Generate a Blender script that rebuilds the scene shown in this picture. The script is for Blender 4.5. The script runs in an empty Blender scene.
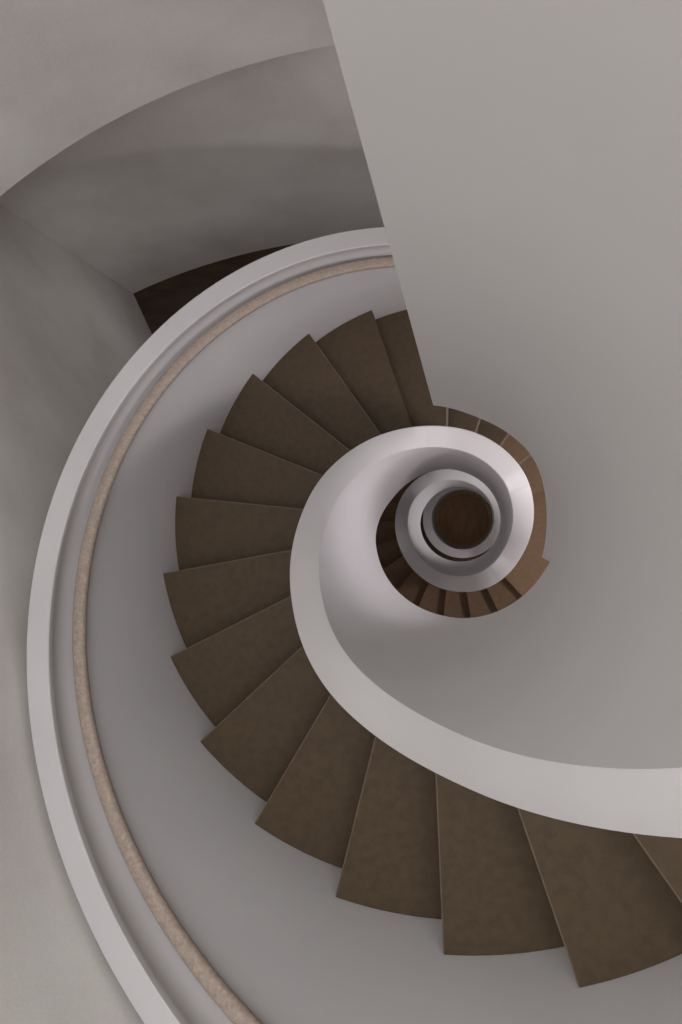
import bpy, bmesh, math
from math import pi, cos, sin, atan2, hypot, sqrt
from mathutils import Vector, Matrix

C = bpy.context.scene.collection
# ------------------------------------------------------------------ geometry of the stair
# D is the drop below the eye of the photographer, s counts steps round the well (22 to a turn).
TH0, DTH = 1.2429, 2 * pi / 22
D0, RISE = 1.7614, 0.1686
RIN, ROUT = 0.3347, 0.4302            # well face and stair face of the inner parapet
RT = 1.204                            # outer end of the treads
RP1, RP2 = 1.232, 1.313               # outer parapet
GROUND = 8.337
def ang(s): return TH0 + DTH * s
def axis_x(D): return 0.02 * max(0.0, D - 3.1)
def pt(r, s, D, Dax=None):
    a = ang(s)
    return Vector((axis_x(D if Dax is None else Dax) + r * cos(a), -r * sin(a), GROUND - D))
def W(x, y, D): return Vector((x, -y, GROUND - D))

def table(pairs, half=0.35):
    def lin(s):
        if s <= pairs[0][0]: return pairs[0][1]
        for (a, b), (c, d) in zip(pairs, pairs[1:]):
            if s <= c: return b + (d - b) * (s - a) / (c - a)
        return pairs[-1][1]
    def f(s):
        n = 9
        return sum(lin(s + half * (2 * i / (n - 1) - 1)) for i in range(n)) / n
    return f
P_IN = table([(-9.8, .23), (-5, .24), (-3.9, .32), (-3, .475), (-2.37, .592), (-1.8, .705), (-.93, .885), (-.42, .99), (.6, 1.2),
              (1.75, 1.39), (2.8, 1.535), (3.8, 1.69), (4.7, 1.85), (6, 2.06), (6.85, 2.21), (7.85, 2.35), (9, 2.56),
              (10, 2.74), (11, 2.92), (12, 3.03), (12.6, 3.06), (16, 3.06), (16.9, 3.2), (18.1, 3.42), (19.2, 3.63),
              (20.4, 3.72), (21.4, 3.86), (22.5, 4.11), (23.7, 4.34), (25.3, 4.65), (26.8, 4.88), (28.4, 5.0),
              (29.9, 5.08), (31.3, 5.22), (32.7, 5.4), (33.8, 5.68), (35.2, 6.0), (36.6, 6.4), (38.5, 6.85),
              (40, 7.15), (42, 7.45), (44, 7.6), (60, 7.62)], .5)
C_UP = table([(-9.8, 1.875), (-8.34, 1.92), (-7.3, 1.85), (-6.4, 1.79), (-5.8, 1.83), (-5, 1.92), (-4.2, 1.962), (-3, 1.963)], .4)
C_DN = table([(-4, 1.70), (-3.42, 1.785), (-1.9, 2.0), (-1, 2.15), (0, 2.33), (1, 2.53), (2.2, 2.74), (3.2, 2.91), (4.5, 3.14),
              (5.9, 3.34), (6.9, 3.56), (8.1, 3.89), (9.9, 4.22), (12, 4.45), (14, 4.78), (16.5, 5.1), (20.5, 5.17),
              (21.9, 5.4), (23, 5.54), (24.1, 5.66), (25.2, 5.78), (26.7, 5.93), (28.2, 6.08), (30.3, 6.44), (36, 7.4),
              (41.5, GROUND), (60, GROUND)], .4)
def nose_line(s):                      # height of the pitch line, flat over the landings
    if s < -4: return D0 + RISE * -4
    if s < 16: return D0 + RISE * s
    if s < 20.55: return D0 + RISE * 17 - max(0, 1 - (s - 16)) * RISE
    return min(GROUND, D0 + RISE * (17 + s - 20.55))

# ------------------------------------------------------------------ materials
def mat(name, col, rough=.8, spec=.3):
    m = bpy.data.materials.new(name); m.use_nodes = True
    b = m.node_tree.nodes['Principled BSDF']
    b.inputs['Base Color'].default_value = (*col, 1); b.inputs['Roughness'].default_value = rough
    b.inputs['Specular IOR Level'].default_value = spec
    return m, m.node_tree, b
def noise_mat(name, cols, scale=(1, 1, 1), nscale=4, detail=6, rough=.8, bump=.0, bscale=120, spec=.3, lo=.35, hi=.65, fine=0.0):
    m, nt, b = mat(name, cols[0], rough, spec)
    N, L = nt.nodes, nt.links
    tc = N.new('ShaderNodeTexCoord'); mp = N.new('ShaderNodeMapping'); mp.inputs['Scale'].default_value = scale
    L.new(tc.outputs['Object'], mp.inputs['Vector'])
    n = N.new('ShaderNodeTexNoise'); n.inputs['Scale'].default_value = nscale; n.inputs['Detail'].default_value = detail
    L.new(mp.outputs['Vector'], n.inputs['Vector'])
    r = N.new('ShaderNodeValToRGB'); r.color_ramp.elements[0].position = lo; r.color_ramp.elements[1].position = hi
    r.color_ramp.elements[0].color = (*cols[0], 1); r.color_ramp.elements[1].color = (*cols[1], 1)
    L.new(n.outputs['Fac'], r.inputs['Fac'])
    n2 = N.new('ShaderNodeTexNoise'); n2.inputs['Scale'].default_value = bscale; n2.inputs['Detail'].default_value = 4
    L.new(mp.outputs['Vector'], n2.inputs['Vector'])
    if fine:
        mx = N.new('ShaderNodeMix'); mx.data_type = 'RGBA'; mx.blend_type = 'OVERLAY'; mx.inputs['Factor'].default_value = fine
        L.new(r.outputs['Color'], mx.inputs['A']); L.new(n2.outputs['Fac'], mx.inputs['B'])
        L.new(mx.outputs['Result'], b.inputs['Base Color'])
    else:
        L.new(r.outputs['Color'], b.inputs['Base Color'])
    if bump:
        bp = N.new('ShaderNodeBump'); bp.inputs['Strength'].default_value = bump; bp.inputs['Distance'].default_value = .004
        L.new(n2.outputs['Fac'], bp.inputs['Height']); L.new(bp.outputs['Normal'], b.inputs['Normal'])
    return m
PLASTER = noise_mat('smooth_white_plaster', [(.56, .545, .545), (.59, .575, .575)], nscale=2.5, bump=.03, bscale=160, rough=.75)
WALLM = noise_mat('mottled_grey_plaster', [(.61, .575, .545), (.72, .695, .66)], nscale=2.2, detail=12, bump=.1, bscale=130, rough=.9, fine=.16)
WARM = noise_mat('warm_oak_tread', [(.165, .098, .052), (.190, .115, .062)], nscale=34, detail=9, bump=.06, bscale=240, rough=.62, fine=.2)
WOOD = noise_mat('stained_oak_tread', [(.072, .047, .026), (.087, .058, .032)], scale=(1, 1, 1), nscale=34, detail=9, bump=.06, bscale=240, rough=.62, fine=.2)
RISERM = noise_mat('dark_oak_riser', [(.075, .052, .034), (.10, .07, .046)], nscale=14, rough=.7)
NOSE_LIT = noise_mat('painted_nose_light', [(.20, .155, .115), (.24, .185, .135)], nscale=20, rough=.6)
RAILM = noise_mat('pale_oak_rail', [(.36, .285, .235), (.43, .345, .285)], nscale=60, detail=8, rough=.55, fine=.25)
FLOORM = noise_mat('dark_oak_boards', [(.035, .021, .012), (.055, .034, .020)], scale=(1, 6, 1), nscale=5, rough=.5, fine=.2)
DISC = noise_mat('amber_oak_floor', [(.36, .19, .08), (.46, .26, .12)], scale=(4, 1, 1), nscale=4, detail=8, rough=.5, fine=.2)
EDGE = noise_mat('lit_nose_edge', [(.115, .082, .054), (.145, .105, .072)], nscale=20, rough=.5)
CURB = noise_mat('olive_oak_curb', [(.42, .29, .13), (.48, .34, .16)], nscale=9, rough=.6)
CEILM = noise_mat('white_ceiling_paint', [(.7, .7, .69), (.74, .74, .73)], nscale=3)
FRAMEM = noise_mat('white_window_frame', [(.7, .7, .69), (.74, .74, .73)], nscale=3, rough=.4)
GLASSM, _, gb = mat('window_glass', (1, 1, 1), 0.0); gb.inputs['Transmission Weight'].default_value = 1; gb.inputs['IOR'].default_value = 1.01
BRASS, _, bb = mat('brushed_bracket_metal', (.55, .5, .44), .35); bb.inputs['Metallic'].default_value = 1

# ------------------------------------------------------------------ mesh helpers
def obj(name, bm, m, parent=None, smooth=None, bevel=0):
    bmesh.ops.remove_doubles(bm, verts=bm.verts, dist=1e-5)
    bmesh.ops.recalc_face_normals(bm, faces=bm.faces)
    if bevel:
        es = [e for e in bm.edges if len(e.link_faces) == 2 and e.calc_face_angle(0) > .7]
        bmesh.ops.bevel(bm, geom=es, offset=bevel, segments=2, affect='EDGES', profile=.5)
    me = bpy.data.meshes.new(name); bm.to_mesh(me); bm.free(); me.materials.append(m)
    if smooth is not None:
        for p in me.polygons: p.use_smooth = True
        me.set_sharp_from_angle(angle=smooth)
    o = bpy.data.objects.new(name, me); C.objects.link(o)
    if parent:
        o.parent = parent; o.matrix_parent_inverse = Matrix.Translation(-parent.location)
    return o
def tag(o, label=None, cat=None, group=None, kind=None):
    if label: o['label'] = label
    if cat: o['category'] = cat
    if group: o['group'] = group
    if kind: o['kind'] = kind
    return o
def struct(name, bm, m, label=None, **k):
    o = obj(name, bm, m, **k); o['kind'] = 'structure'
    if label: o['label'] = label
    return o
def empty(name, loc):
    o = bpy.data.objects.new(name, None); C.objects.link(o); o.location = loc; o.empty_display_size = .2; return o
def sweep(sections, closed_ends=True):
    """sections: list of rings (lists of points of equal length)"""
    bm = bmesh.new(); rows = [[bm.verts.new(p) for p in ring] for ring in sections]
    n = len(rows[0])
    for a, b in zip(rows, rows[1:]):
        for i in range(n):
            j = (i + 1) % n
            try: bm.faces.new((a[i], a[j], b[j], b[i]))
            except ValueError: pass
    if closed_ends: bm.faces.new(rows[0]); bm.faces.new(rows[-1][::-1])
    return bm
def prism(poly, z0, z1):
    return sweep([[Vector((p[0], p[1], z0)) for p in poly], [Vector((p[0], p[1], z1)) for p in poly]])
def frange(a, b, step):
    n = max(1, int(math.ceil((b - a) / step - 1e-6))); return [a + (b - a) * i / n for i in range(n + 1)]

# ------------------------------------------------------------------ the spiral staircase
stair = empty('spiral_staircase', Vector((0, 0, 0)))
tag(stair, 'brown wooden spiral staircase winding down around the open well between two white parapets', 'staircase')
TH = .036
def tread_bm(sa, sb, D, r0=ROUT - .02, r1=RT, th=TH):
    """wedge from the angle sa (back, tucked under the step above) to its nose at sb"""
    secs = []
    for s in frange(sa, sb, .12):
        secs.append([pt(r0, s, D), pt(r1, s, D), pt(r1, s, D + th, D), pt(r0, s, D + th, D)])
    return sweep(secs)
def nose(k):
    if k <= 11: return float(k)
    return {12: 12.21, 13: 13.24, 14: 14.26, 15: 15.25, 16: 16.55, 17: 20.55}.get(k, 20.55 + (k - 17))
def dep(k): return D0 + RISE * k
for k in range(-4, 39):
    sb = nose(k); sa = (nose(k - 1) if k > -4 else -9.6) - .12
    landing = k in (-4, 17)
    r1 = RT if not landing else RP2 - .002
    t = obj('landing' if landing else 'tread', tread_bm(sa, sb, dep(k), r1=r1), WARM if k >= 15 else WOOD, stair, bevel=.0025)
    # riser under the nose, set back a little, down to the next tread
    D = dep(k); sc = sb - .07
    secs = []
    for r in frange(ROUT - .02, RT - .002, .12):
        w = .016 / r / DTH
        secs.append([pt(r, sc - w, D + TH, D), pt(r, sc, D + TH, D), pt(r, sc, D + RISE, D), pt(r, sc - w, D + RISE, D)])
    obj('riser', sweep(secs), RISERM, t)
    if 12 <= k <= 15:  # paler strip stands in for light caught on the bevelled nose
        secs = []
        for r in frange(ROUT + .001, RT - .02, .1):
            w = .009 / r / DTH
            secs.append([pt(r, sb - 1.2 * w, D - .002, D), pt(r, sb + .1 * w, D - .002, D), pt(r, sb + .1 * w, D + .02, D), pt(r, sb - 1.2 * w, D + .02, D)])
        tag(obj('nose_light_strip', sweep(secs), NOSE_LIT, t), 'thin pale strip painted as light catching the tread nose')
# thin paler edge on the upper treads, painted as light caught by the nose
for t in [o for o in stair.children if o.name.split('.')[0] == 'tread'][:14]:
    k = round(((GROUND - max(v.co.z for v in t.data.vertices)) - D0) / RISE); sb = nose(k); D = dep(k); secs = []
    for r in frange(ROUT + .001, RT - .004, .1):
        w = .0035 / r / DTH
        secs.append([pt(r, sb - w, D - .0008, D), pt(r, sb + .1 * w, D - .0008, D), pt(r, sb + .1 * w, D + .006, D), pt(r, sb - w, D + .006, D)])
    tag(obj('nose_light_edge', sweep(secs), EDGE, t), 'thin lighter edge painted as light on the nose')
# plastered underside of the flights
def soffit(sa, sb, name, top=.20, bot=.28):
    secs = []
    for s in frange(sa, sb, .2):
        Dn = nose_line(s)
        d0, d1 = Dn + top, Dn + bot
        d1 = min(d1, GROUND - .005); d0 = min(d0, d1 - .01)
        secs.append([pt(ROUT - .01, s, d0, Dn), pt(RT, s, d0, Dn), pt(RT, s, d1, Dn), pt(ROUT - .01, s, d1, Dn)])
    return obj(name, sweep(secs), PLASTER, stair, smooth=.6)
soffit(-9.6, -4, 'landing_soffit', .06, .84); soffit(-4, 16.4, 'flight_soffit'); soffit(16.65, 20.5, 'landing_soffit', .1, .3); soffit(20.5, 38.5, 'flight_soffit')

# ------------------------------------------------------------------ inner parapet
def parapet_in():
    secs = []
    def ring(s, Ct):
        P = P_IN(s); B = Ct(s)
        e = .004
        b = B
        return [pt(RIN, s, P + e), pt(RIN + e, s, P, P), pt(ROUT - e, s, P, P), pt(ROUT, s, P + e), pt(ROUT, s, (P + b) / 2), pt(ROUT, s, b), pt(RIN, s, b), pt(RIN, s, (P + b) / 2)]
    for s in frange(-9.58, -3.43, .12): secs.append(ring(s, C_UP))
    for s in frange(-3.42, 59.5, .12): secs.append(ring(s, C_DN))
    return sweep(secs)
ip = obj('inner_parapet', parapet_in(), PLASTER, smooth=.6)
tag(ip, 'smooth white inner parapet coiling around the open well with a flat pale top', 'parapet')

# ------------------------------------------------------------------ outer parapet
def P_OUT(s):
    if s <= 12: return nose_line(s) - .772 + (0 if s > -4 else 0)
    return P_IN(s) - .02
RAILTOP = .66                          # rail height above the pitch line
def out_ring(s):
    n = nose_line(s); P = P_OUT(s); h = n - P      # h about .772
    B = min(n + .45, GROUND - .001)
    L = P + (.772 - .62)              # ledge under the rail
    q = []
    e = .004
    prof = [(RP2, B), (RP2, P + e), (RP2 - e, P), (RP1 + e, P), (RP1, P + e), (RP1, P + .02)]
    # cove: the face hollows back and returns to the ledge
    for i in range(1, 8):
        u = i / 8
        prof.append((RP1 + .020 * sin(pi * u), P + .02 + (L - P - .02) * u))
    prof += [(RP1, L), (RP1 - .004, L), (RT + .003, L), (RT + .0015, L + .004), (RT + .0015, B)]
    return [pt(r, s, D) for r, D in prof]
def outer(sa, sb): return sweep([out_ring(s) for s in frange(sa, sb, .12)])
op = obj('outer_parapet', outer(-8, 16.5), PLASTER, smooth=.5)
tag(op, 'broad white outer parapet sweeping around the upper flight, carrying the wooden rail on its inside', 'parapet')
op2 = obj('outer_parapet', outer(20.6, 32.5), PLASTER, smooth=.5)
tag(op2, 'shadowed outer wall of the lower flight, glimpsed below through the well', 'parapet')

# ------------------------------------------------------------------ handrail
def rail_bm(sa, sb):
    secs = []
    c, hw = 1.203, .0225
    for s in frange(sa, sb, .12):
        n = nose_line(s); top = P_OUT(s) + .772 - RAILTOP
        secs.append([pt(c + hw * (abs(cos(a)) ** .75) * (1 if cos(a) > 0 else -1), s, top + .019 - .019 * (abs(sin(a)) ** .75) * (1 if sin(a) > 0 else -1)) for a in [2 * pi * i / 16 for i in range(16)]])
    return sweep(secs)
hr = obj('handrail', rail_bm(-8, 16.4), RAILM, smooth=1.2)
tag(hr, 'slim pale oak handrail following the inside of the white outer parapet', 'handrail')

# ------------------------------------------------------------------ walls around
def thick_wall(pts, D_top, D_bot, th, inward=1):
    """pts in plan (x, y image style), thickness to the left-hand side"""
    secs = []
    for i, p in enumerate(pts):
        a = pts[max(0, i - 1)]; b = pts[min(len(pts) - 1, i + 1)]
        tx, ty = b[0] - a[0], b[1] - a[1]; l = hypot(tx, ty); nx, ny = -ty / l * inward, tx / l * inward
        q = (p[0] + nx * th, p[1] + ny * th)
        dt = D_top(i) if callable(D_top) else D_top
        secs.append([W(p[0], p[1], dt), W(q[0], q[1], dt), W(q[0], q[1], D_bot), W(p[0], p[1], D_bot)])
    return sweep(secs)
LOB = D0 + RISE * 17                    # lobby floor level, same as the landing
TOP = -2.0
cor = (-2.287, -1.674); rw = 1.332
rc = hypot(*cor); ca = atan2(cor[1], cor[0])
ta = ca - math.acos(rw / rc)            # tangent point, image angles grow clockwise
if True:
    tp = (rw * cos(ta), rw * sin(ta))
    left = [(cor[0] + (tp[0] - cor[0]) * i / 12, cor[1] + (tp[1] - cor[1]) * i / 12) for i in range(12)]
    a_end = math.radians(60)
    aa = ta % (2 * pi)
    left += [(rw * cos(a), rw * sin(a)) for a in [aa + (a_end - aa) * i / 60 for i in range(61)]]
struct('wall_left', thick_wall(left, TOP, GROUND, .15, 1), WALLM, 'mottled grey plaster wall curving close behind the outer parapet', smooth=.5)
fc, fr = (-.692, 2.49), 4.455
a0 = atan2(cor[1] - fc[1], cor[0] - fc[0]); a1 = math.radians(-42)
back = [(fc[0] + fr * cos(a), fc[1] + fr * sin(a)) for a in [a0 - .03 + (a1 - a0 + .03) * i / 40 for i in range(41)]]
LED = 2.6
struct('wall_back', thick_wall(back, LED - .2, GROUND, .15, -1), WALLM, 'shaded grey curved wall below the upper wall edge', smooth=.5)
lc, lr = (-.273, .996), 2.876
b0 = math.radians(-143); b1 = math.radians(-35)
upper = [(lc[0] + lr * cos(a), lc[1] + lr * sin(a)) for a in [b0 + (b1 - b0) * i / 40 for i in range(41)]]
struct('wall_upper', thick_wall(upper, TOP, LED, .75, -1), WALLM, 'lit beige plaster wall above the shaded curved recess', smooth=.5)

# floors
def slab(poly, D, th): return prism([(x, -y) for x, y in poly], GROUND - D - th, GROUND - D)
rim = lambda r, a, b, n=40: [(r * cos(a + (b - a) * i / n), r * sin(a + (b - a) * i / n)) for i in range(n + 1)]
ex_ = .03
aL = ta % (2 * pi)
inner = [(x + ex_, y) for x, y in rim(1.335, aL + .02, ang(20.8) + 2 * pi * 0 if False else aL + .02 + (2 * pi - aL) + math.radians(58), 60)]
outerpoly = [(3.1, 1.2), (3.1, -2.9)] + [p for p in back[::-1] if p[0] < 2.6]
struct('floor_lobby', slab(inner + outerpoly, LOB, .12), FLOORM, 'dark brown timber floor behind the outer parapet at the foot of the curved wall')
struct('floor_ground', slab(rim(1.75, pi / 2, 3 * pi / 2, 30) + [(3.1, -1.75), (3.1, 1.75)], GROUND, .12), FLOORM, 'dark timber floor of the ground level')
cw = axis_x(GROUND)
struct('floor_well', slab([(cw + .333 * cos(a), .333 * sin(a)) for a in [2 * pi * i / 64 for i in range(64)]], GROUND - .006, .006), DISC, 'round patch of amber-brown wooden floor at the bottom of the well')
struct('baseboard_well', sweep([[W(cw + r_ * cos(a), r_ * sin(a), d_) for r_, d_ in ((.305, GROUND - .006), (.305, GROUND - .09), (.334, GROUND - .09), (.334, GROUND - .006))] for a in [2 * pi * i / 64 for i in range(65)]], False), CURB, 'olive-brown curb ringing the well floor')
# shaft round the lower flight
struct('wall_shaft', sweep([[pt(1.36, s, LOB + .12, 4), pt(1.5, s, LOB + .12, 4), pt(1.5, s, GROUND, 4), pt(1.36, s, GROUND, 4)] for s in frange(-22 + 22 * (pi / 2 + 2 * pi - TH0) / 2 / pi, -22 + 22 * (3 * pi / 2 + 2 * pi - TH0) / 2 / pi, .3)]), WALLM, 'curved wall around the lower flight')
# right hand side: hallway with a window, and the upper floor above it
front = [(rw * cos(a_end), rw * sin(a_end)), (3.1, 1.2)]
struct('wall_front', thick_wall(front, TOP, LOB + .1, .15, 1), WALLM, 'plaster wall closing the hall on the landing side')
wy0, wy1, wd0, wd1 = -2.0, .7, 2.1, 4.2
def box(x0, x1, y0, y1, d0, d1):
    return prism([(x0, -y0), (x1, -y0), (x1, -y1), (x0, -y1)], GROUND - d1, GROUND - d0)
def merge(lst):
    bm = bmesh.new()
    for b in lst:
        me = bpy.data.meshes.new('tmp'); b.to_mesh(me); b.free(); bm.from_mesh(me); bpy.data.meshes.remove(me)
    return bm
struct('wall_right', merge([box(3.1, 3.3, -3.2, wy0, TOP, LOB + .1), box(3.1, 3.3, wy1, 1.5, TOP, LOB + .1), box(3.1, 3.3, wy0, wy1, TOP, wd0), box(3.1, 3.3, wy0, wy1, wd1, LOB + .1)]), WALLM, 'plaster wall with the hall window')
wf = struct('window_1', merge([box(3.14, 3.22, wy0, wy0 + .06, wd0, wd1), box(3.14, 3.22, wy1 - .06, wy1, wd0, wd1), box(3.14, 3.22, wy0 + .06, wy1 - .06, wd0, wd0 + .06), box(3.14, 3.22, wy0 + .06, wy1 - .06, wd1 - .06, wd1), box(3.15, 3.21, -.68, -.62, wd0 + .06, wd1 - .06)]), FRAMEM, 'white framed hall window')
UF = D0 + RISE * -4
up_in = rim(1.335, math.radians(-113), math.radians(-5), 30)
up_out = [(3.1, -.1), (3.1, -2.9)] + [p for p in upper[::-1] if -.9 < p[0] < 2.6]
struct('floor_upper', slab(up_in + up_out, UF, .25), FLOORM, 'timber floor of the upper landing')
# unseen ground floor hall, with a window added to light the lower well
wz0, wz1, wzd0, wzd1 = -1.2, 1.2, LOB + .5, 7.6
struct('wall_ground_back', box(-.1, 3.1, -1.9, -1.75, LOB + .12, GROUND), WALLM, 'plaster wall of the ground floor hall')
struct('wall_ground_front', box(-.1, 3.1, 1.75, 1.9, LOB + .12, GROUND), WALLM, 'plaster wall of the ground floor hall')
struct('wall_ground_right', merge([box(3.1, 3.3, -1.9, wz0, LOB + .12, GROUND), box(3.1, 3.3, wz1, 1.9, LOB + .12, GROUND), box(3.1, 3.3, wz0, wz1, LOB + .12, wzd0), box(3.1, 3.3, wz0, wz1, wzd1, GROUND)]), WALLM, 'plaster wall with the added ground floor window')
struct('fill_window', merge([box(3.14, 3.22, wz0, wz0 + .06, wzd0, wzd1), box(3.14, 3.22, wz1 - .06, wz1, wzd0, wzd1), box(3.14, 3.22, wz0 + .06, wz1 - .06, wzd0, wzd0 + .06), box(3.14, 3.22, wz0 + .06, wz1 - .06, wzd1 - .06, wzd1)]), FRAMEM, 'white framed ground floor window, unseen, added to light the lower well')
# ceiling with a round rooflight
bm_ = sweep([[Vector((.2 + r_ * cos(a), r_ * sin(a), z)) for r_, z in ((2.0, GROUND - TOP), (5.2, GROUND - TOP), (5.2, GROUND - TOP + .2), (2.0, GROUND - TOP + .2))] for a in [2 * pi * i / 64 for i in range(65)]], False)
struct('ceiling', bm_, CEILM, 'white ceiling with a round rooflight opening')

# unseen downlight ring added under the upper landing, to go with its fill lamp
dl = obj('added_downlight', sweep([[W(1.08 + r_ * cos(a), .12 + r_ * sin(a), d_) for r_, d_ in ((.138, 1.93), (.138, 1.965), (.165, 1.965), (.165, 1.955), (.146, 1.93))] for a in [2 * pi * i / 32 for i in range(33)]], False), FRAMEM)
tag(dl, 'small round white downlight, unseen, added under the upper landing slab', 'light')
# ------------------------------------------------------------------ lights
def area(name, loc, rot, size, size_y, energy, col, shape='RECTANGLE'):
    l = bpy.data.lights.new(name, 'AREA'); l.shape = shape; l.size = size; l.size_y = size_y; l.energy = energy; l.color = col
    o = bpy.data.objects.new(name, l); C.objects.link(o); o.location = loc; o.rotation_euler = rot; return o
area('rooflight_daylight', (.2, 0, GROUND - TOP + .1), (0, 0, 0), 3.9, 3.9, 112, (1, .99, .99), 'DISK')
area('lower_well_fill', W(3.35, 0, (wzd0 + wzd1) / 2), (0, pi / 2, 0), wzd1 - wzd0, 2.4, 85, (1, .94, .97))  # added fill for the dark lower well, no window seen there
area('landing_fill_lamp', W(1.08, .12, 1.985), (0, 0, 0), .26, .26, 20, (1, .93, .95), 'DISK')  # added lamp, unseen, gives the lower treads their striped shadows
area('window_daylight', W(3.35, (wy0 + wy1) / 2, (wd0 + wd1) / 2), (0, pi / 2, 0), wd1 - wd0, wy1 - wy0, 66, (.98, .93, 1))
w = bpy.data.worlds.new('overcast_sky'); bpy.context.scene.world = w; w.use_nodes = True
w.node_tree.nodes['Background'].inputs['Color'].default_value = (.8, .86, 1, 1); w.node_tree.nodes['Background'].inputs['Strength'].default_value = .5

# ------------------------------------------------------------------ camera
Mx = ((0.984011, -0.001234, -0.178101), (0.0, 0.999976, -0.006929), (0.178105, 0.006819, 0.983988))
def col_(j): return Vector((Mx[0][j], -Mx[1][j], -Mx[2][j]))
right, down, fwd = col_(0), col_(1), col_(2)
cd = bpy.data.cameras.new('camera'); cam = bpy.data.objects.new('camera', cd); C.objects.link(cam)
R3 = Matrix((right, -down, -fwd)).transposed()
cam.matrix_world = Matrix.Translation(Vector((0.1082, 0.0264, GROUND))) @ R3.to_4x4()
cd.sensor_fit = 'VERTICAL'; cd.sensor_height = 36; cd.lens = 677.5 / 1024 * 36; cd.clip_start = .02; cd.clip_end = 60
bpy.context.scene.camera = cam
vs = bpy.context.scene.view_settings
vs.view_transform = 'Standard'; vs.look = 'None'; vs.gamma = 1; vs.exposure = 0; vs.use_curve_mapping = False
